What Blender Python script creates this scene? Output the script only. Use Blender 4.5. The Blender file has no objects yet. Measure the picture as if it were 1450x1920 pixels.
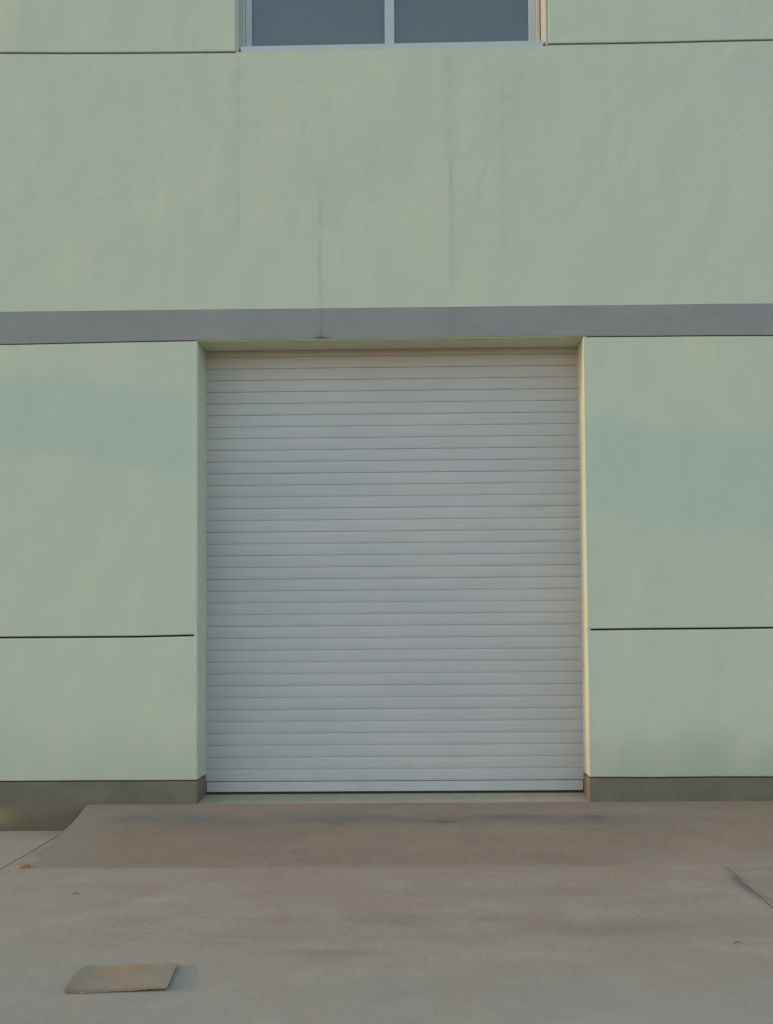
import bpy, bmesh, math, random
from mathutils import Matrix, Vector, noise as mnoise
random.seed(7)
S = bpy.context.scene
COL = S.collection
R = math.radians

# ------------------------------------------------------------------ camera
def make_camera():
    yaw, pitch, roll = R(0.908), R(2.361), R(-0.4525)
    cy, sy, cp, sp = math.cos(yaw), math.sin(yaw), math.cos(pitch), math.sin(pitch)
    f = Vector((-sy * cp, cy * cp, sp)); r = Vector((cy, sy, 0)); u = r.cross(f)
    cr, sr = math.cos(roll), math.sin(roll)
    r2 = cr * r + sr * u; u2 = -sr * r + cr * u
    cd = bpy.data.cameras.new('camera')
    cam = bpy.data.objects.new('camera', cd); COL.objects.link(cam)
    m = Matrix((r2, u2, -f)).transposed().to_4x4()
    m.translation = Vector((0, -6.94, 1.3207))
    cam.matrix_world = m
    cd.sensor_fit = 'HORIZONTAL'; cd.sensor_width = 36; cd.lens = 2000 / 1450 * 36
    cd.shift_x = -62.6 / 1450; cd.shift_y = 127.8 / 1450
    cd.clip_end = 3000
    S.camera = cam
make_camera()

# ------------------------------------------------------------------ light
SUN_EL, SUN_FRONT = 9.0, 3.2        # low sun, almost in the plane of the facade, from the left
W = bpy.data.worlds.new('World'); S.world = W; W.use_nodes = True
wn = W.node_tree.nodes; wl = W.node_tree.links
sky = wn.new('ShaderNodeTexSky'); sky.sky_type = 'NISHITA'; sky.sun_disc = False
sky.sun_elevation = R(SUN_EL); sky.sun_rotation = R(270 - SUN_FRONT)
sky.air_density = 1.0; sky.dust_density = 0.3; sky.ozone_density = 1.0
wn['Background'].inputs['Strength'].default_value = 0.15
wl.new(sky.outputs[0], wn['Background'].inputs[0])
sd = bpy.data.lights.new('sun', 'SUN'); sd.energy = 0.65; sd.angle = R(1.5); sd.color = (1.0, 0.52, 0.18)
so = bpy.data.objects.new('sun', sd); COL.objects.link(so)
to_sun = Vector((-math.cos(R(SUN_EL)) * math.cos(R(SUN_FRONT)), -math.cos(R(SUN_EL)) * math.sin(R(SUN_FRONT)), math.sin(R(SUN_EL))))
so.rotation_euler = to_sun.to_track_quat('Z', 'Y').to_euler()
S.view_settings.view_transform = 'Standard'; S.view_settings.look = 'None'
S.view_settings.gamma = 1; S.view_settings.use_curve_mapping = False
S.view_settings.exposure = 1.72
S.render.engine = 'CYCLES'

# ------------------------------------------------------------------ material helpers
class NT:
    def __init__(self, name, rough=0.9):
        self.m = bpy.data.materials.new(name); self.m.use_nodes = True
        self.n = self.m.node_tree.nodes; self.l = self.m.node_tree.links
        self.b = self.n['Principled BSDF']; self.b.inputs['Roughness'].default_value = rough
        self.b.inputs['Specular IOR Level'].default_value = 0.3
        g = self.n.new('ShaderNodeNewGeometry'); self.pos = g.outputs['Position']; self.nrm = g.outputs['Normal']
        s = self.n.new('ShaderNodeSeparateXYZ'); self.l.new(self.pos, s.inputs[0])
        self.x, self.y, self.z = s.outputs
    def put(self, sock, v):
        if hasattr(v, 'links'): self.l.new(v, sock)
        else:
            if isinstance(v, tuple) and len(v) == 3 and sock.type == 'RGBA': v = v + (1,)
            sock.default_value = v
    def math(self, op, a, b=0.0, c=None, clamp=False):
        q = self.n.new('ShaderNodeMath'); q.operation = op; q.use_clamp = clamp
        self.put(q.inputs[0], a); self.put(q.inputs[1], b)
        if c is not None: self.put(q.inputs[2], c)
        return q.outputs[0]
    def add(self, a, b): return self.math('ADD', a, b)
    def mul(self, a, b): return self.math('MULTIPLY', a, b)
    def sub(self, a, b): return self.math('SUBTRACT', a, b)
    def step(self, v, a, b, lo=0.0, hi=1.0):       # smooth ramp of v from a..b to lo..hi
        q = self.n.new('ShaderNodeMapRange'); q.interpolation_type = 'SMOOTHSTEP'
        self.put(q.inputs[0], v)
        for i, k in enumerate((a, b, lo, hi)): self.put(q.inputs[i + 1], k)
        return q.outputs[0]
    def noise(self, scale, det=3.0, st=(1, 1, 1), off=(0, 0, 0), rough=0.5, dist=0.0):
        mp = self.n.new('ShaderNodeMapping'); self.l.new(self.pos, mp.inputs[0])
        mp.inputs['Scale'].default_value = st; mp.inputs['Location'].default_value = off
        q = self.n.new('ShaderNodeTexNoise'); self.l.new(mp.outputs[0], q.inputs['Vector'])
        q.inputs['Scale'].default_value = scale; q.inputs['Detail'].default_value = det
        q.inputs['Roughness'].default_value = rough; q.inputs['Distortion'].default_value = dist
        return q.outputs['Fac']
    def mix(self, f, a, b, mode='MIX'):
        q = self.n.new('ShaderNodeMix'); q.data_type = 'RGBA'; q.blend_type = mode
        self.put(q.inputs[0], f); self.put(q.inputs[6], a); self.put(q.inputs[7], b)
        return q.outputs[2]
    def gauss(self, v, c, w):                      # bump of half width w round c
        d = self.math('DIVIDE', self.sub(v, c), w)
        return self.math('EXPONENT', self.mul(self.mul(d, d), -1.0))
    def bump(self, h, dist=0.002, strength=1.0, prev=None):
        q = self.n.new('ShaderNodeBump'); q.inputs['Distance'].default_value = dist
        q.inputs['Strength'].default_value = strength
        self.put(q.inputs['Height'], h)
        if prev is not None: self.l.new(prev, q.inputs['Normal'])
        return q.outputs[0]
    def done(self, color, normal=None, rough=None):
        self.put(self.b.inputs['Base Color'], color)
        if normal is not None: self.l.new(normal, self.b.inputs['Normal'])
        if rough is not None: self.put(self.b.inputs['Roughness'], rough)
        return self.m

def mat_render_wall():
    t = NT('pale_green_render', 0.92)
    blot = t.noise(1.5, 5, (1, 1, 0.6), rough=0.62, dist=0.5)
    col = t.mix(t.step(blot, 0.36, 0.66), (0.437, 0.470, 0.378), (0.492, 0.490, 0.368))
    bl2 = t.noise(4.5, 5, (1, 1, 0.5), (7, 0, 3), rough=0.65, dist=0.4)
    col = t.mix(t.step(bl2, 0.42, 0.70, 0, 0.45), col, (0.405, 0.462, 0.388))
    warm = t.noise(3.4, 5, (1.2, 1, 0.5), (2, 0, 9), rough=0.68)
    col = t.mix(t.step(warm, 0.48, 0.74, 0, 0.42), col, (0.490, 0.462, 0.385))
    streak = t.noise(5.0, 4, (1.6, 1, 0.16), (3, 0, 0), rough=0.6)
    col = t.mix(t.step(streak, 0.42, 0.74, 0, 0.35), col, (0.465, 0.445, 0.372))
    # cooler grey-teal patch across the panels either side of the door
    wob = t.mul(t.sub(t.noise(1.6, 3), 0.5), 0.25)
    zz = t.add(t.z, wob)
    zl = t.add(zz, t.mul(t.add(t.x, 2.2), 0.16))
    band = t.mul(t.step(zl, 2.36, 2.46), t.step(zl, 2.84, 3.00, 1, 0))
    left = t.mul(band, t.step(t.x, -1.7, -1.5, 1, 0))
    zr = t.add(zz, t.mul(t.x, 0.12))
    right = t.mul(t.mul(t.step(zr, 2.02, 2.24), t.step(zr, 2.72, 2.82, 1, 0)), t.step(t.x, 0.9, 1.1))
    col = t.mix(t.mul(t.add(left, right), 0.75), col, (0.372, 0.437, 0.372))
    # rain streaks running down from the window
    tot = None
    rag = t.step(t.noise(9, 4, (0.4, 1, 1.0), (5, 0, 2)), 0.30, 0.62)
    wx = t.add(t.x, t.mul(t.sub(t.noise(1.3, 2, (0, 0, 1)), 0.5), 0.05))
    for cx, w, z0, z1, k in ((0.118, 0.011, 3.40, 4.35, 0.85), (0.105, 0.05, 4.2, 5.15, 0.5), (0.15, 0.05, 3.4, 4.0, 0.40),
                             (-0.752, 0.012, 3.20, 4.35, 0.65), (-0.735, 0.04, 3.35, 4.1, 0.25),
                             (-1.297, 0.011, 3.65, 5.10, 0.6), (-1.31, 0.06, 4.4, 5.15, 0.30), (0.46, 0.022, 3.4, 5.05, 0.34),
                             (0.55, 0.05, 4.3, 5.15, 0.30), (0.36, 0.02, 4.4, 5.15, 0.25), (-0.2, 0.03, 4.5, 5.15, 0.2)):
        g = t.mul(t.gauss(wx, cx, w), t.mul(t.step(t.z, z0 - 0.05, z0 + 0.45), t.step(t.z, z1 - 0.15, z1 + 0.1, 1, 0)))
        g = t.mul(g, k); tot = g if tot is None else t.add(tot, g)
    tot = t.mul(tot, t.step(rag, 0, 1, 0.35, 1.0))
    col = t.mix(t.math('MINIMUM', t.mul(tot, 0.42), 0.5), col, (0.24, 0.245, 0.21))
    # splashed dirt low on the wall
    dn = t.add(t.z, t.mul(t.sub(t.noise(3.2, 4, (1, 1, 0.7)), 0.5), 0.45))
    col = t.mix(t.step(dn, 0.30, 0.85, 0.60, 0.0), col, (0.350, 0.352, 0.285))
    dr = t.mul(t.step(dn, 0.30, 0.72, 0.65, 0.0), t.step(t.x, 0.5, 1.4))
    col = t.mix(dr, col, (0.29, 0.30, 0.245))
    fine = t.noise(60, 4, rough=0.75)
    col = t.mix(0.20, col, t.mix(fine, (0.25, 0.27, 0.22), (0.65, 0.68, 0.58)))
    big = t.noise(2.0, 3, (1.2, 1, 0.8), (1, 0, 4), rough=0.45, dist=0.15)
    n = t.bump(big, 0.020, 0.7)
    wr = t.noise(2.6, 3, (0.8, 1, 1.3), (4, 0, 2), rough=0.5, dist=0.7)      # soft trowel ripples above the band
    wr = t.step(t.math('ABSOLUTE', t.sub(wr, 0.5)), 0.0, 0.11)
    wr = t.mul(wr, t.step(t.z, 3.5, 4.0, 0.12, 1.0))
    n = t.bump(wr, 0.0016, 0.7, n)
    n = t.bump(t.noise(14, 4, (1, 1, 0.6)), 0.0012, 0.7, n)
    n = t.bump(t.noise(220, 3), 0.0008, 0.7, n)
    return t.done(col, n)

def mat_grey_band():
    t = NT('grey_band_paint', 0.85)
    b = t.noise(2.3, 4, (1, 1, 2), rough=0.6)
    col = t.mix(t.step(b, 0.35, 0.7), (0.222, 0.217, 0.218), (0.250, 0.237, 0.232))
    mark = t.mul(t.gauss(t.x, -0.745, 0.045), t.gauss(t.z, 3.203, 0.016))
    run = t.mul(t.gauss(t.x, -0.748, 0.014), t.step(t.z, 3.18, 3.34, 0.35, 0.10))
    run2 = t.mul(t.gauss(t.x, 0.13, 0.05), 0.10)
    col = t.mix(t.math('MINIMUM', t.add(t.add(t.mul(mark, 1.1), run), run2), 0.95), col, (0.10, 0.09, 0.07))
    n = t.bump(t.noise(9, 4), 0.004, 0.7); n = t.bump(t.noise(200, 3), 0.0008, 0.7, n)
    return t.done(col, n)

def mat_plinth():
    t = NT('grey_plinth_paint', 0.9)
    b = t.noise(3.3, 5, (1, 1, 1.6), rough=0.65)
    col = t.mix(t.step(b, 0.35, 0.7), (0.119, 0.109, 0.084), (0.158, 0.136, 0.104))
    # soil splashed on the low part left of the ramp
    d = t.mul(t.step(t.z, 0.0, 0.30, 1, 0), t.step(t.noise(5, 4), 0.3, 0.65))
    col = t.mix(t.mul(d, 0.85), col, (0.125, 0.090, 0.056))
    moss = t.mul(t.gauss(t.x, -2.93, 0.14), t.gauss(t.add(t.z, t.mul(t.sub(t.noise(12, 3), .5), .08)), 0.09, 0.055))
    col = t.mix(t.math('MINIMUM', t.mul(moss, 0.7), 0.6), col, (0.27, 0.21, 0.09))
    n = t.bump(t.noise(10, 4), 0.006, 0.7); n = t.bump(t.noise(160, 3), 0.001, 0.8, n)
    return t.done(col, n)

def mat_concrete(name, a, b, dirt, kind='yard'):
    t = NT(name, 0.88)
    n1 = t.noise(1.3, 6, (0.8, 1.0, 1), rough=0.62, dist=0.6)
    col = t.mix(t.step(n1, 0.36, 0.66), a, b)
    n2 = t.noise(3.6, 6, (0.6, 1.1, 1), (4, 1, 0), rough=0.7, dist=0.4)
    col = t.mix(t.step(n2, 0.42, 0.72, 0, 0.65), col, dirt)
    n3 = t.noise(38, 4, (1, 1, 1), rough=0.7)
    col = t.mix(t.step(n3, 0.3, 0.75, 0.0, 0.34), col, tuple(v * 0.6 for v in dirt))
    spk = t.noise(150, 2)
    col = t.mix(t.step(spk, 0.70, 0.78, 0, 0.5), col, (0.09, 0.08, 0.07))
    if kind in ('yard', 'none'):
        # greyer, cleaner concrete to the left and away from the building
        far = t.add(t.step(t.y, -2.1, -3.2), t.step(t.x, -0.9, -2.4))
        far = t.mul(t.math('MINIMUM', far, 1.0), t.step(t.noise(1.6, 4, (1, 1, 1), (11, 0, 0)), 0.3, 0.6, 0.55, 1.0))
        col = t.mix(t.mul(far, 0.65), col, t.mix(n1, (0.350, 0.300, 0.230), (0.398, 0.345, 0.272)))
        col = t.mix(t.mul(t.step(t.noise(2.1, 4, (1, 1, 1), (3, 8, 0), rough=0.6), 0.5, 0.68, 0, 0.4), t.step(t.y, -1.0, -1.4)), col, (0.45, 0.375, 0.285))
    if kind == 'yard':
        # light on two relief streaks, painted in as pale colour, and a faint dark sweep
        for cx, cyy, wx, wy, k in ((-0.84, -2.41, 0.10, 0.022, 0.40), (-0.53, -2.50, 0.10, 0.022, 0.5), (0.75, -2.25, 0.5, 0.10, -0.20), (0.25, -1.62, 0.6, 0.10, -0.12), (-0.1, -2.1, 0.7, 0.12, -0.16), (-0.5, -2.58, 0.35, 0.035, -.20)):
            wy2 = t.add(t.y, t.mul(t.sub(t.noise(4, 2), 0.5), 0.12))
            g = t.mul(t.mul(t.gauss(t.x, cx, wx), t.gauss(wy2, cyy, wy)), abs(k))
            col = t.mix(g, col, (0.42, 0.37, 0.29) if k > 0 else (0.13, 0.115, 0.095))
    if kind == 'ramp':
        # darker grey band under the sill, sandy edge at the wall, rust along the left edge
        yy = t.add(t.y, t.mul(t.sub(t.noise(3, 4, (0.6, 2, 1)), 0.5), 0.20))
        bl = t.mul(t.gauss(yy, -0.30, 0.10), t.step(t.noise(2.2, 4, (0.8, 2, 1), (9, 0, 0)), 0.30, 0.6, 0.25, 0.9))
        bl = t.mul(bl, t.step(t.x, 0.9, 1.9, 1, 0.1))
        col = t.mix(t.mul(bl, 0.65), col, (0.135, 0.135, 0.13))
        for cx, cyy, wx, wy, k in ((0.02, -0.34, 0.10, 0.03, 0.7), (0.55, -0.26, 0.25, 0.04, 0.45), (0.95, -0.28, 0.08, 0.05, 0.5), (-0.62, -0.4, 0.06, 0.05, 0.4)):
            col = t.mix(t.mul(t.mul(t.gauss(t.x, cx, wx), t.gauss(yy, cyy, wy)), k), col, (0.085, 0.085, 0.085))
        # thin, feathered end of the ramp where it runs out on the yard
        ey = t.add(t.y, t.mul(t.sub(t.noise(6, 5, (0.7, 1, 1), rough=0.7), 0.5), 0.16))
        fade = t.add(t.step(ey, -1.02, -1.12, 0, 0.55), t.mul(t.step(t.x, 0.6, 1.8), t.step(ey, -0.5, -1.1, 0, 0.5)))
        col = t.mix(t.math('MINIMUM', fade, 0.8), col, (0.350, 0.272, 0.200))
        ed = t.step(t.x, -2.27, -1.90, 0.40, 0)
        col = t.mix(ed, col, (0.235, 0.235, 0.205))
    # grime worked in along the right hand joint
    jx = t.add(t.x, t.mul(t.sub(t.noise(2.4, 4), 0.5), 0.10))
    gj = t.mul(t.mul(t.gauss(jx, 1.54, 0.035), t.step(t.y, -1.05, -1.25)), t.step(t.noise(5, 4), 0.25, 0.6, 0.3, 1))
    col = t.mix(t.mul(gj, 0.8), col, (0.13, 0.13, 0.125))
    rust = t.mul(t.gauss(t.x, -2.30, 0.06), t.mul(t.step(t.y, -1.35, -0.95), t.step(t.noise(8, 3), 0.35, 0.6)))
    rust = t.add(rust, t.mul(t.mul(t.gauss(t.x, -2.4, 0.16), t.gauss(t.y, -0.03, 0.22)), 0.6))
    col = t.mix(t.math('MINIMUM', t.mul(rust, 0.6), 0.6), col, (0.33, 0.19, 0.085))
    n = t.bump(t.noise(1.8, 4, (0.6, 1.2, 1), rough=0.5), 0.02, 0.5)
    n = t.bump(t.noise(30, 5, rough=0.65), 0.0022, 0.7, n)
    n = t.bump(t.noise(200, 3), 0.0010, 0.7, n)
    return t.done(col, n)

def mat_shutter():
    t = NT('light_grey_shutter_paint', 0.45)
    t.b.inputs['Specular IOR Level'].default_value = 0.35
    b = t.noise(1.3, 4, (0.7, 1, 1.3), rough=0.55)
    col = t.mix(t.step(b, 0.35, 0.7), (0.409, 0.388, 0.389), (0.453, 0.419, 0.408))
    dust = t.noise(4, 5, (0.5, 1, 9), rough=0.6)
    col = t.mix(t.step(dust, 0.45, 0.8, 0, 0.35), col, (0.371, 0.323, 0.279))
    low = t.mul(t.step(t.z, 0.75, 0.2), t.step(t.noise(7, 5, (1, 1, 1), (0, 0, 5), rough=0.7), 0.45, 0.7))
    col = t.mix(t.mul(low, 0.25), col, (0.306, 0.288, 0.263))
    top = t.mul(t.step(t.z, 2.75, 3.2), t.step(t.noise(3, 4, (1, 1, 2)), 0.2, 0.7, 0.5, 1))  # warm shade below the soffit, painted into the upper slats as a brown tint
    col = t.mix(t.mul(top, 0.5), col, (0.437, 0.338, 0.270))
    n = t.bump(t.noise(6, 3, (0.4, 1, 6)), 0.0015, 0.6)
    n = t.bump(t.noise(260, 2), 0.0003, 0.6, n)
    return t.done(col, n, t.step(dust, 0.3, 0.8, 0.4, 0.65))

def mat_plain(name, c, rough=0.8, nz=0.12, scale=20, bump=0.0006, spec=0.3):
    t = NT(name, rough); t.b.inputs['Specular IOR Level'].default_value = spec
    k = t.noise(scale, 4)
    col = t.mix(k, tuple(v * (1 - nz) for v in c), tuple(min(1, v * (1 + nz)) for v in c))
    return t.done(col, t.bump(t.noise(scale * 4, 3), bump, 0.6))

def mat_glass():
    t = NT('grey_blue_window_glass', 0.06)
    t.b.inputs['Specular IOR Level'].default_value = 1.0
    t.b.inputs['IOR'].default_value = 1.65
    k = t.noise(0.8, 3)
    col = t.mix(k, (0.070, 0.064, 0.047), (0.086, 0.076, 0.056))
    return t.done(col, t.bump(t.noise(1.2, 1), 0.002, 0.15))

def mat_board():
    t = NT('weathered_board', 0.85)
    tc = t.n.new('ShaderNodeTexCoord'); s = t.n.new('ShaderNodeSeparateXYZ'); t.l.new(tc.outputs['Object'], s.inputs[0])
    ox, oy = s.outputs[0], s.outputs[1]
    col = t.mix(t.noise(9, 5, rough=0.6), (0.255, 0.200, 0.135), (0.37, 0.285, 0.195))
    wx = t.add(oy, t.mul(t.sub(t.noise(14, 3), 0.5), 0.12))
    pat = t.mul(t.gauss(ox, -0.045, 0.085), t.gauss(wx, 0.095, 0.065))
    col = t.mix(t.mul(pat, 0.75), col, (0.42, 0.25, 0.12))
    pat2 = t.mul(t.gauss(ox, 0.03, 0.03), t.gauss(wx, 0.115, 0.025))
    col = t.mix(t.mul(pat2, 0.8), col, (0.40, 0.17, 0.05))
    col = t.mix(t.mul(t.step(ox, -0.2, -0.08, 1, 0), 0.35), col, (0.22, 0.195, 0.14))
    red = t.step(oy, -0.105, -0.145)
    col = t.mix(t.mul(red, 0.45), col, (0.20, 0.085, 0.055))
    return t.done(col, t.bump(t.noise(60, 4, (0.3, 1, 1)), 0.001, 0.8))

M = dict(grime=mat_plain('joint_grime', (0.20, 0.16, 0.12), 0.95, 0.3), casing=mat_plain('cream_casing_paint', (0.44, 0.42, 0.37), 0.6, 0.08, 8), wall=mat_render_wall(), band=mat_grey_band(), plinth=mat_plinth(),
         yard=mat_concrete('yard_concrete', (0.395, 0.298, 0.210), (0.430, 0.334, 0.243), (0.339, 0.242, 0.165)),
         yard_l=mat_concrete('yard_concrete_left', (0.408, 0.318, 0.215), (0.460, 0.362, 0.252), (0.355, 0.256, 0.173), 'none'),
         yard_r=mat_concrete('yard_concrete_right', (0.365, 0.283, 0.202), (0.405, 0.318, 0.232), (0.310, 0.230, 0.160), 'none'),
         ramp=mat_concrete('ramp_concrete', (0.285, 0.214, 0.149), (0.320, 0.240, 0.165), (0.247, 0.174, 0.118), 'ramp'),
         sill=mat_plain('threshold_concrete', (0.39, 0.33, 0.235), 0.85, 0.2, 12),
         shutter=mat_shutter(), dark=mat_plain('dark_joint_filler', (0.035, 0.022, 0.018), 0.95, 0.2),
         rubber=mat_plain('dark_red_brown_rubber', (0.045, 0.018, 0.018), 0.9, 0.2),
         frame=mat_plain('white_window_frame_paint', (0.40, 0.43, 0.44), 0.45, 0.08, 6, 0.0004, 0.4),
         reveal=mat_plain('off_white_reveal_paint', (0.36, 0.37, 0.345), 0.85, 0.1, 8),
         soffit=mat_plain('yellow_green_soffit_paint', (0.66, 0.68, 0.50), 0.9, 0.10, 7),
         glass=mat_glass(), room=mat_plain('dim_interior_plaster', (0.10, 0.10, 0.10)),
         steel=mat_plain('galvanised_guide', (0.16, 0.16, 0.16), 0.5),
         soil=mat_plain('bare_ground', (0.19, 0.165, 0.13), 0.95, 0.3, 2, 0.01),
         board=mat_board(), scrap=mat_plain('rusty_orange_scrap', (0.34, 0.155, 0.07), 0.9, 0.3, 60),
         twig=mat_plain('dark_twig_bark', (0.12, 0.095, 0.075), 0.9, 0.3, 60),
         pebble=mat_plain('pebble', (0.16, 0.14, 0.12), 0.9, 0.3, 60))

# ------------------------------------------------------------------ mesh helpers
def link(name, bm, mat, parent=None, bevel=0, seg=2, smooth=False):
    me = bpy.data.meshes.new(name)
    if name != 'concrete_ramp': bmesh.ops.recalc_face_normals(bm, faces=bm.faces)
    if smooth:
        for f in bm.faces: f.smooth = True
    bm.to_mesh(me); bm.free(); me.materials.append(mat)
    o = bpy.data.objects.new(name, me); COL.objects.link(o)
    if parent: o.parent = parent
    if bevel:
        b = o.modifiers.new('bevel', 'BEVEL'); b.width = bevel; b.segments = seg; b.limit_method = 'ANGLE'; b.angle_limit = R(40)
    return o
def tag(o, label=None, cat=None, group=None, kind=None):
    for k, v in (('label', label), ('category', cat), ('group', group), ('kind', kind)):
        if v: o[k] = v
    return o
def empty(name, loc=(0, 0, 0)):
    o = bpy.data.objects.new(name, None); o.location = loc; COL.objects.link(o); return o
def box(x0, x1, y0, y1, z0, z1, bm=None):
    bm = bm or bmesh.new()
    v = [bm.verts.new((x, y, z)) for x in (x0, x1) for y in (y0, y1) for z in (z0, z1)]
    for q in ((0, 1, 3, 2), (4, 6, 7, 5), (0, 4, 5, 1), (2, 3, 7, 6), (0, 2, 6, 4), (1, 5, 7, 3)):
        bm.faces.new([v[i] for i in q])
    return bm
def strip(bot, top, y0, y1):
    """solid between a lower and an upper polyline (x,z), from y0 back to y1"""
    bm = bmesh.new()
    pts = list(bot) + list(reversed(top))
    a = [bm.verts.new((x, y0, z)) for x, z in pts]; b = [bm.verts.new((x, y1, z)) for x, z in pts]
    bm.faces.new(a); bm.faces.new(list(reversed(b)))
    for i in range(len(pts)):
        j = (i + 1) % len(pts); bm.faces.new((a[i], b[i], b[j], a[j]))
    return bm
def prism(outline, z0, z1):
    bm = bmesh.new()
    a = [bm.verts.new((x, y, z1)) for x, y in outline]; b = [bm.verts.new((x, y, z0)) for x, y in outline]
    bm.faces.new(a); bm.faces.new(list(reversed(b)))
    for i in range(len(outline)):
        j = (i + 1) % len(outline); bm.faces.new((a[i], b[i], b[j], a[j]))
    return bm
def wob(x0, x1, z, amp=0.0015, n=30, seed=0.0, via=None):
    """hand-cut edge: a line from x0 to x1, slightly uneven; via = (x,z) points it passes"""
    out = []
    for i in range(n + 1):
        x = x0 + (x1 - x0) * i / n
        zz = z
        if via:
            if x <= via[0][0]: zz = via[0][1]
            elif x >= via[-1][0]: zz = via[-1][1]
            else:
                for (xa, za), (xb, zb) in zip(via, via[1:]):
                    if xa <= x <= xb: zz = za + (zb - za) * (x - xa) / (xb - xa); break
        out.append((x, zz + amp * (mnoise.noise(Vector((x * 3.1, seed, 0))) + 0.6 * mnoise.noise(Vector((x * 11, seed, 5))))))
    return out
def shift(pl, dz): return [(x, z + dz) for x, z in pl]

# ------------------------------------------------------------------ ground, yard, ramp
g = bmesh.new(); box(-600, 600, -600, 600, -0.5, -0.03, g)
tag(link('ground', g, M['soil']), kind='structure')

XL, XR = -2.40, 1.545        # the two joints that run out from the wall
pav = tag(empty('pavement'), kind='structure')
def jag(x, y0, y1, n, seed, amp):
    return [(x + amp * (mnoise.noise(Vector((seed, y0 + (y1 - y0) * i / n * 1.0 * 2.3, 0))) + 0.5 * mnoise.noise(Vector((seed, (y0 + (y1 - y0) * i / n) * 13, 3)))),
             y0 + (y1 - y0) * i / n) for i in range(n + 1)]
ys = [-0.002, -6.2, -12.4, -18.6]
for r_ in range(3):
    ya, yb = ys[r_] - (0.006 if r_ else 0), ys[r_ + 1]
    le = jag(XL, ya, yb, 60, 1.3, 0.010); re = jag(XR, ya, yb, 60, 8.7, 0.022)
    le_o = [(x - 0.005, y) for x, y in le]; re_o = [(x + 0.005, y) for x, y in re]
    link('slab', prism(le + list(reversed(re)), -0.14, 0.0), M['yard'], pav, 0.004, 1)
    link('slab', prism([(-6.35, ya)] + le_o + [(-6.35, yb)], -0.14, 0.0), M['yard_l'], pav, 0.004, 1)
    link('slab', prism(re_o + [(5.49, yb), (5.49, ya)], -0.14, 0.0), M['yard_r'], pav, 0.004, 1)
    for xa, xb in ((-14.2, -10.28), (-10.27, -6.36), (5.5, 9.4), (9.41, 13.3)):
        link('slab', box(xa, xb, yb, ya, -0.14, 0.0), M['yard'], pav, 0.004, 1)

link('joint_filler', box(-14.2, 13.3, -18.6, -0.01, -0.10, -0.0015), M['grime'], pav)
RH = 0.168
def make_ramp():
    bm = bmesh.new()
    nx, ny = 90, 16
    x0, x1 = -2.235, 5.2
    grid = []
    for i in range(nx + 1):
        row = []
        u = i / nx
        for j in range(ny + 1):
            v = j / ny
            toe = -1.085 - 0.045 * u + 0.012 * mnoise.noise(Vector((u * 22, 2, 0)))
            xs = x0 + (x1 - x0) * u + (1 - u) ** 20 * (-0.04 * (1 - v))
            y = toe * v
            z = RH * (1 - v) - 0.010 * math.exp(-((v - 0.27) / 0.12) ** 2) + 0.006 * math.sin(math.pi * v)
            z += 0.003 * mnoise.noise(Vector((xs * 1.5, y * 4, 0)))
            if j == ny: z = 0.0006
            if j == 0: z = RH
            row.append(bm.verts.new((xs, y - 0.002, z)))
        grid.append(row)
    for i in range(nx):
        for j in range(ny):
            bm.faces.new((grid[i][j], grid[i][j + 1], grid[i + 1][j + 1], grid[i + 1][j]))
    for i in (0, nx):
        t_ = [bm.verts.new(grid[i][j].co) for j in range(ny + 1)]
        b_ = [bm.verts.new((v.co.x, v.co.y, -0.05)) for v in t_]
        for j in range(ny): bm.faces.new((t_[j], t_[j + 1], b_[j + 1], b_[j]))
    for j in (0, ny):
        t_ = [bm.verts.new(grid[i][j].co) for i in range(nx + 1)]
        b_ = [bm.verts.new((v.co.x, v.co.y, -0.05)) for v in t_]
        for i in range(nx): bm.faces.new((t_[i], t_[i + 1], b_[i + 1], b_[i]))
    return tag(link('concrete_ramp', bm, M['ramp'], smooth=False), kind='structure')
ramp = make_ramp()
for f in ramp.data.polygons: f.use_smooth = f.normal.z > 0.5

# ------------------------------------------------------------------ building
B = tag(empty('warehouse_building', (0, 0, 0)), 'pale green rendered building with grey band and plinth round a closed shutter', 'building')
DX0, DX1 = -1.565, 0.972           # door opening
WX0, WX1 = -1.312, 0.772           # window opening
T = 0.30                           # wall thickness
EX = 13.0
lo = wob(-EX, DX0, 1.258, seed=1, via=[(-2.86, 1.254), (-1.985, 1.252), (-1.565, 1.259)])
ro = wob(DX1, EX, 1.278, seed=2, via=[(0.97, 1.276), (2.2, 1.279)])
bl = wob(-EX, DX0, 3.2, seed=3, via=[(-2.877, 3.192), (-2.168, 3.200), (-1.567, 3.204)])
br = wob(DX1, EX, 3.2, seed=4, via=[(0.97, 3.199), (2.21, 3.191)])
pl = wob(-EX, DX0, 0.314, seed=5, via=[(-2.86, 0.318), (-1.565, 0.316)], amp=0.003)
pr = wob(DX1, EX, 0.32, seed=6, via=[(0.97, 0.321), (2.2, 0.317)], amp=0.003)
ul = wob(-EX, WX0, 5.16, seed=7, via=[(-2.893, 5.163), (-2.14, 5.148), (-1.312, 5.142)])
ur = wob(WX1, EX, 5.16, seed=8, via=[(0.776, 5.161), (1.55, 5.160), (2.255, 5.166)])
H2 = 8.2
def panel(bot, top, x=None): return link('wall_panel', strip(bot, top, 0.0, T), M['wall'], B, 0.007, 3)
G = 0.0058                          # half width of a joint
panel(shift(pl, G * 0.7), shift(lo, -G)); panel(shift(pr, G * 0.7), shift(ro, -G))
panel(shift(lo, G), shift(bl, -G * 0.75)); panel(shift(ro, G), shift(br, -G * 0.75))
BT = wob(-EX, EX, 3.405, n=60, seed=9, via=[(-2.9, 3.409), (2.3, 3.400)])
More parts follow.
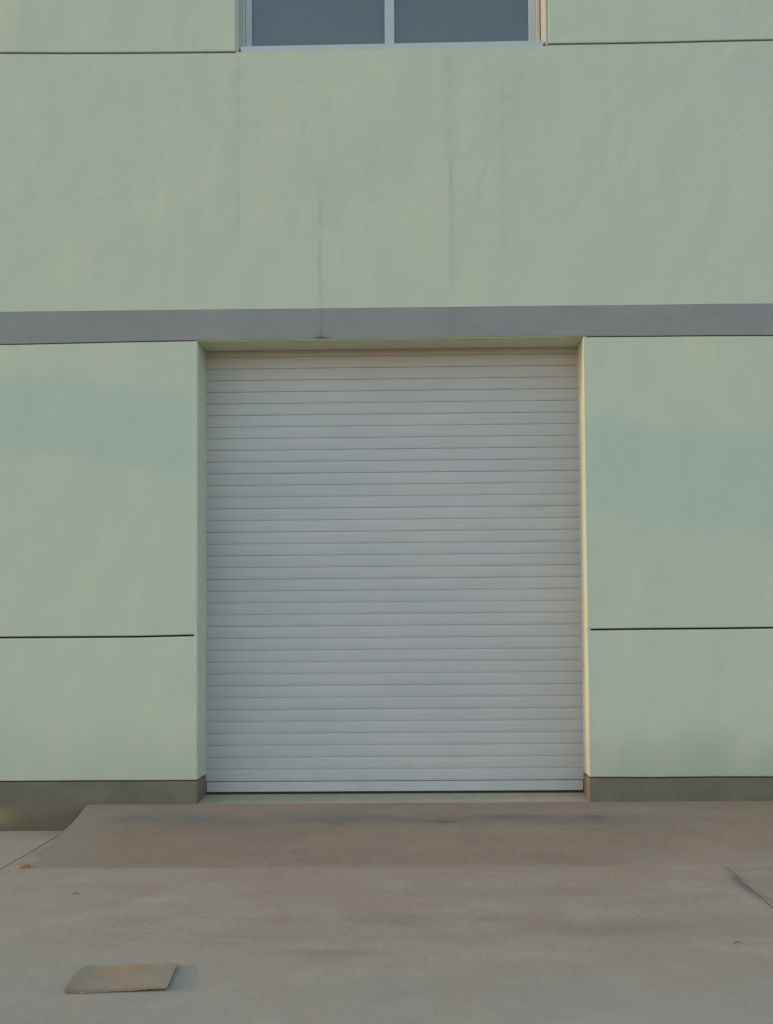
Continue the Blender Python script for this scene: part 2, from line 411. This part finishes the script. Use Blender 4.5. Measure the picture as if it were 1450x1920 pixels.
mid_top = shift(ul, -G) + [(WX0 + 0.001, 5.142), (WX1 - 0.001, 5.150)] + shift(ur, -G)
link('wall_panel', strip(shift(BT, 0.0005), mid_top, 0.0, T), M['wall'], B, 0.0015, 2)
panel(shift(ul, G), [(-EX, H2), (WX0, H2)]); panel(shift(ur, G), [(WX1, H2), (EX, H2)])
link('wall_panel', strip([(WX0 + .001, 6.95), (WX1 - .001, 6.95)], [(WX0 + .001, H2), (WX1 - .001, H2)], 0.0, T), M['wall'], B, 0.004, 2)
bandbot = bl + [(x, 3.202) for x in (-1.4, -0.2, 0.8)] + br
link('band', strip(bandbot, shift(BT, -0.0005), -0.003, T - 0.002), M['band'], B, 0.003, 2)
for poly in (pl, pr):
    x0, x1 = poly[0][0], poly[-1][0]
    link('plinth', strip([(x0, -0.3), (x1, -0.3)], shift(poly, -G * 0.5), 0.001, T), M['plinth'], B, 0.008, 3)
# dark filler seen in the joints
for x0, x1, z in ((-EX, DX0 - 0.012, 1.258), (DX1 + 0.012, EX, 1.278), (-EX, DX0 - 0.012, 3.197), (DX1 + 0.012, EX, 3.196), (-EX, DX0 - 0.012, 0.317), (DX1 + 0.012, EX, 0.32), (-EX, WX0 - 0.012, 5.155), (WX1 + 0.012, EX, 5.161)):
    link('joint_filler', box(x0, x1, 0.018, 0.10, z - 0.03, z + 0.03), M['dark'], B)
for x0, x1 in ((DX0 - 0.022, DX0 - 0.0006), (DX1 + 0.0006, DX1 + 0.022)):
    link('joint_plug', box(x0, x1, 0.0012, T - 0.01, *((1.24, 1.285) if x0 < 0 else (1.26, 1.30))), M['wall'], B)
    link('joint_plug', box(x0, x1, 0.0012, T - 0.01, 3.185, 3.1985), M['wall'], B)
link('soffit', box(DX0 - 0.01, DX1 + 0.01, 0.002, T - 0.004, 3.1990, 3.2015), M['soffit'], B)
# threshold inside the opening
bm = bmesh.new(); box(DX0 - 0.004, DX1 + 0.004, 0.0, 0.8, -0.2, 0.0, bm)
for v in bm.verts:
    if v.co.z > -0.1: v.co.z = RH - 0.002 if v.co.y < 0.1 else RH + 0.058 if v.co.y > 0.5 else v.co.z
link('threshold', bm, M['sill'], B, 0.006, 2)
# shell of the building behind the facade
link('side_wall', box(-EX, -EX + 0.3, T + 0.002, 14, -0.3, H2), M['wall'], B)
link('side_wall', box(EX - 0.3, EX, T + 0.002, 14, -0.3, H2), M['wall'], B)
link('back_wall', box(-EX, EX, 14.002, 14.3, -0.3, H2), M['wall'], B)
link('roof', box(-EX - 0.05, EX + 0.05, -0.05, 14.35, H2 + 0.002, H2 + 0.25), M['band'], B)
link('interior_floor', box(-EX + 0.31, EX - 0.31, 0.81, 13.99, -0.2, 0.20), M['room'], B)
link('upper_floor', box(-EX + 0.31, EX - 0.31, T + 0.30, 13.99, 4.1, 4.3), M['room'], B)

# window
win = empty('window'); win.parent = B; win['label'] = 'white framed two pane window of grey glass'
def bars(lst):
    bm = bmesh.new()
    for a in lst: box(*a, bm=bm)
    return bm
FZ0, FZ1 = 5.150, 6.94
link('frame', bars([(-1.262, -1.221, 0.095, 0.165, FZ0, FZ1), (0.652, 0.702, 0.095, 0.165, FZ0, FZ1),
                    (-1.2205, 0.6515, 0.097, 0.163, FZ0, 5.215), (-1.2205, 0.6515, 0.097, 0.163, 6.86, FZ1)]), M['frame'], win, 0.003, 2)
link('mullion', bars([(-0.320, -0.255, 0.100, 0.150, 5.216, 6.859)]), M['frame'], win, 0.003, 2)
for a, b_ in ((-1.2205, -0.321), (-0.254, 0.6515)):
    link('pane', box(a, b_, 0.128, 0.134, 5.2155, 6.8595), M['glass'], win)
# sill: one pale strip flush with the wall
sb = bmesh.new(); box(WX0 + 0.035, WX1 - 0.036, 0.003, 0.094, 5.144, 5.186, sb)
for v in sb.verts:
    v.co.z += (-0.003 if v.co.x < 0 else 0.004)
link('sill', sb, M['frame'], win, 0.004, 2)
for xa, xb in ((WX0 + 0.030, -1.2625), (0.7025, WX1 - 0.046)):
    link('casing', box(xa, xb, 0.078, 0.160, FZ0 - 0.002, FZ1), M['casing'], win, 0.004, 2)
for s, xa, xb in ((1, WX0, WX0 + 0.033), (-1, WX1, WX1 - 0.045)):
    bm = bmesh.new()
    o_ = [(xa + s * .001, 0.004), (xa + s * 0.018, 0.004), (xb, 0.094), (xb, 0.17), (xa + s * .001, 0.17)]
    if s < 0: o_.reverse()
    bm = prism(o_, 5.147 if s > 0 else 5.157, 6.948)
    link('reveal', bm, M['reveal'], win, 0.002, 2)

# roller shutter
sh = empty('roller_shutter'); sh.parent = B; sh['label'] = 'closed light grey roller shutter of horizontal slats'
PITCH = 0.08005; Z0 = 0.2735; YD = 0.268
def slat_mesh():
    prof = []
    h = PITCH - 0.0035
    for i in range(9):
        t = i / 8
        prof.append((YD - 0.0030 * math.sin(math.pi * t) ** 0.6, h * t))
    prof += [(YD + 0.0055, h), (YD + 0.0055, PITCH - 0.0002), (YD + 0.011, PITCH - 0.0002), (YD + 0.011, 0.0)]
    bm = bmesh.new()
    x0, x1 = DX0 - 0.03, DX1 + 0.03
    a = [bm.verts.new((x0, y, z)) for y, z in prof]; b = [bm.verts.new((x1, y, z)) for y, z in prof]
    n = len(prof)
    for i in range(n):
        j = (i + 1) % n; bm.faces.new((a[i], b[i], b[j], a[j]))
    bm.faces.new(a); bm.faces.new(list(reversed(b)))
    return bm
s0 = link('slat', slat_mesh(), M['shutter'], sh)
NS = 37
for k in range(NS):
    o = s0 if k == 0 else s0.copy()
    if k: COL.objects.link(o); o.parent = sh
    o.location = (0, random.uniform(-0.0004, 0.0004), Z0 + k * PITCH); o.rotation_euler = (random.uniform(-0.002, 0.002), 0, 0)
link('bottom_bar', box(DX0 + 0.003, DX1 - 0.003, YD - 0.006, YD + 0.010, 0.2025, Z0 - 0.0045), M['shutter'], sh, 0.003, 2)
link('rubber_seal', box(DX0 + 0.004, DX1 - 0.006, YD - 0.003, YD + 0.008, 0.1868, 0.2022), M['rubber'], sh)

# ------------------------------------------------------------------ loose things on the yard
def make_board():
    bx, by = -1.19, -2.91
    bm = bmesh.new()
    nx, ny = 28, 18
    # corners (x, y) measured on the ground: front-left, back-left, back-right, front-right
    FL, BL, BR, FR = (-1.352, -3.065), (-1.375, -2.775), (-1.020, -2.755), (-0.990, -3.035)
    def P(u, v):
        x = (FL[0] * (1 - u) + FR[0] * u) * (1 - v) + (BL[0] * (1 - u) + BR[0] * u) * v
        y = (FL[1] * (1 - u) + FR[1] * u) * (1 - v) + (BL[1] * (1 - u) + BR[1] * u) * v
        x += 0.02 * max(0, 0.25 - u) * 4 * math.sin(v * 3.1) * -0.6 * (1 - u)
        y += 0.006 * mnoise.noise(Vector((u * 7, round(v), 0))) if v in (0, 1) else 0
        if v in (0, 1): y += 0.004 * mnoise.noise(Vector((u * 31, v * 9, 4)))
        if u in (0, 1): x += 0.006 * mnoise.noise(Vector((v * 13, u * 9, 2)))
        z = 0.002 + 0.0075 * max(0, u - 0.35) ** 1.3 * 1.9 * (0.75 + 0.25 * (1 - v)) + 0.004 * max(0, 0.15 - u) * 4 + 0.0022 * mnoise.noise(Vector((u * 4, v * 3, 1)))
        return x - bx, y - by, z
    th = 0.005
    top = [[bm.verts.new((P(i / nx, j / ny)[0], P(i / nx, j / ny)[1], P(i / nx, j / ny)[2] + th)) for j in range(ny + 1)] for i in range(nx + 1)]
    bot = [[bm.verts.new(P(i / nx, j / ny)) for j in range(ny + 1)] for i in range(nx + 1)]
    for i in range(nx):
        for j in range(ny):
            bm.faces.new((top[i][j], top[i + 1][j], top[i + 1][j + 1], top[i][j + 1]))
            bm.faces.new((bot[i][j], bot[i][j + 1], bot[i + 1][j + 1], bot[i + 1][j]))
    for i in range(nx):
        for j in (0, ny): bm.faces.new((top[i][j], bot[i][j], bot[i + 1][j], top[i + 1][j]))
    for j in range(ny):
        for i in (0, nx): bm.faces.new((top[i][j], top[i][j + 1], bot[i][j + 1], bot[i][j]))
    o = link('board', bm, M['board'], smooth=False)
    o.location = (bx, by, 0)
    return tag(o, 'thin brown weathered board with orange patches lying flat on the concrete yard', 'board')
make_board()

def lump(name, mat, loc, sx, sy, sz, seed, rot=0):
    bm = bmesh.new(); bmesh.ops.create_icosphere(bm, subdivisions=3, radius=1)
    for v in bm.verts:
        k = 1 + 0.35 * mnoise.noise(v.co * 1.6 + Vector((seed, 0, 0)))
        v.co = Vector((v.co.x * sx * k, v.co.y * sy * k, v.co.z * sz * k + sz * 0.6))
    o = link(name, bm, mat, smooth=True); o.location = loc; o.rotation_euler = (0, 0, rot); return o
tag(lump('scrap', M['scrap'], (-2.285, -1.055, 0.0), 0.040, 0.022, 0.009, 3, 0.5), 'small rusty orange scrap at the left corner of the ramp toe', 'scrap')
def twig(loc, L, rot, label):
    bm = bmesh.new(); n = 8; rings = []
    for i in range(n + 1):
        u = i / n; c = Vector((L * (u - 0.5), 0.05 * L * math.sin(u * 3.0), 0.004 + 0.004 * math.sin(u * 3.1)))
        r = 0.0030 * (1 - 0.6 * u)
        rings.append([bm.verts.new(c + Vector((0, r * math.cos(a * math.pi / 3), r * math.sin(a * math.pi / 3)))) for a in range(6)])
    for i in range(n):
        for a in range(6): bm.faces.new((rings[i][a], rings[i + 1][a], rings[i + 1][(a + 1) % 6], rings[i][(a + 1) % 6]))
    bm.faces.new(rings[0]); bm.faces.new(list(reversed(rings[-1])))
    o = link('twig', bm, M['twig'], smooth=True); o.location = loc; o.rotation_euler = (0, 0, rot)
    return tag(o, label, 'twig', 'twigs on the yard')
twig((-1.79, -1.65, 0), 0.034, 0.3, 'dark twig on the concrete in front of the left end of the ramp')
twig((1.22, -2.49, 0), 0.026, 0.1, 'short dark twig on the concrete near the right hand joint')
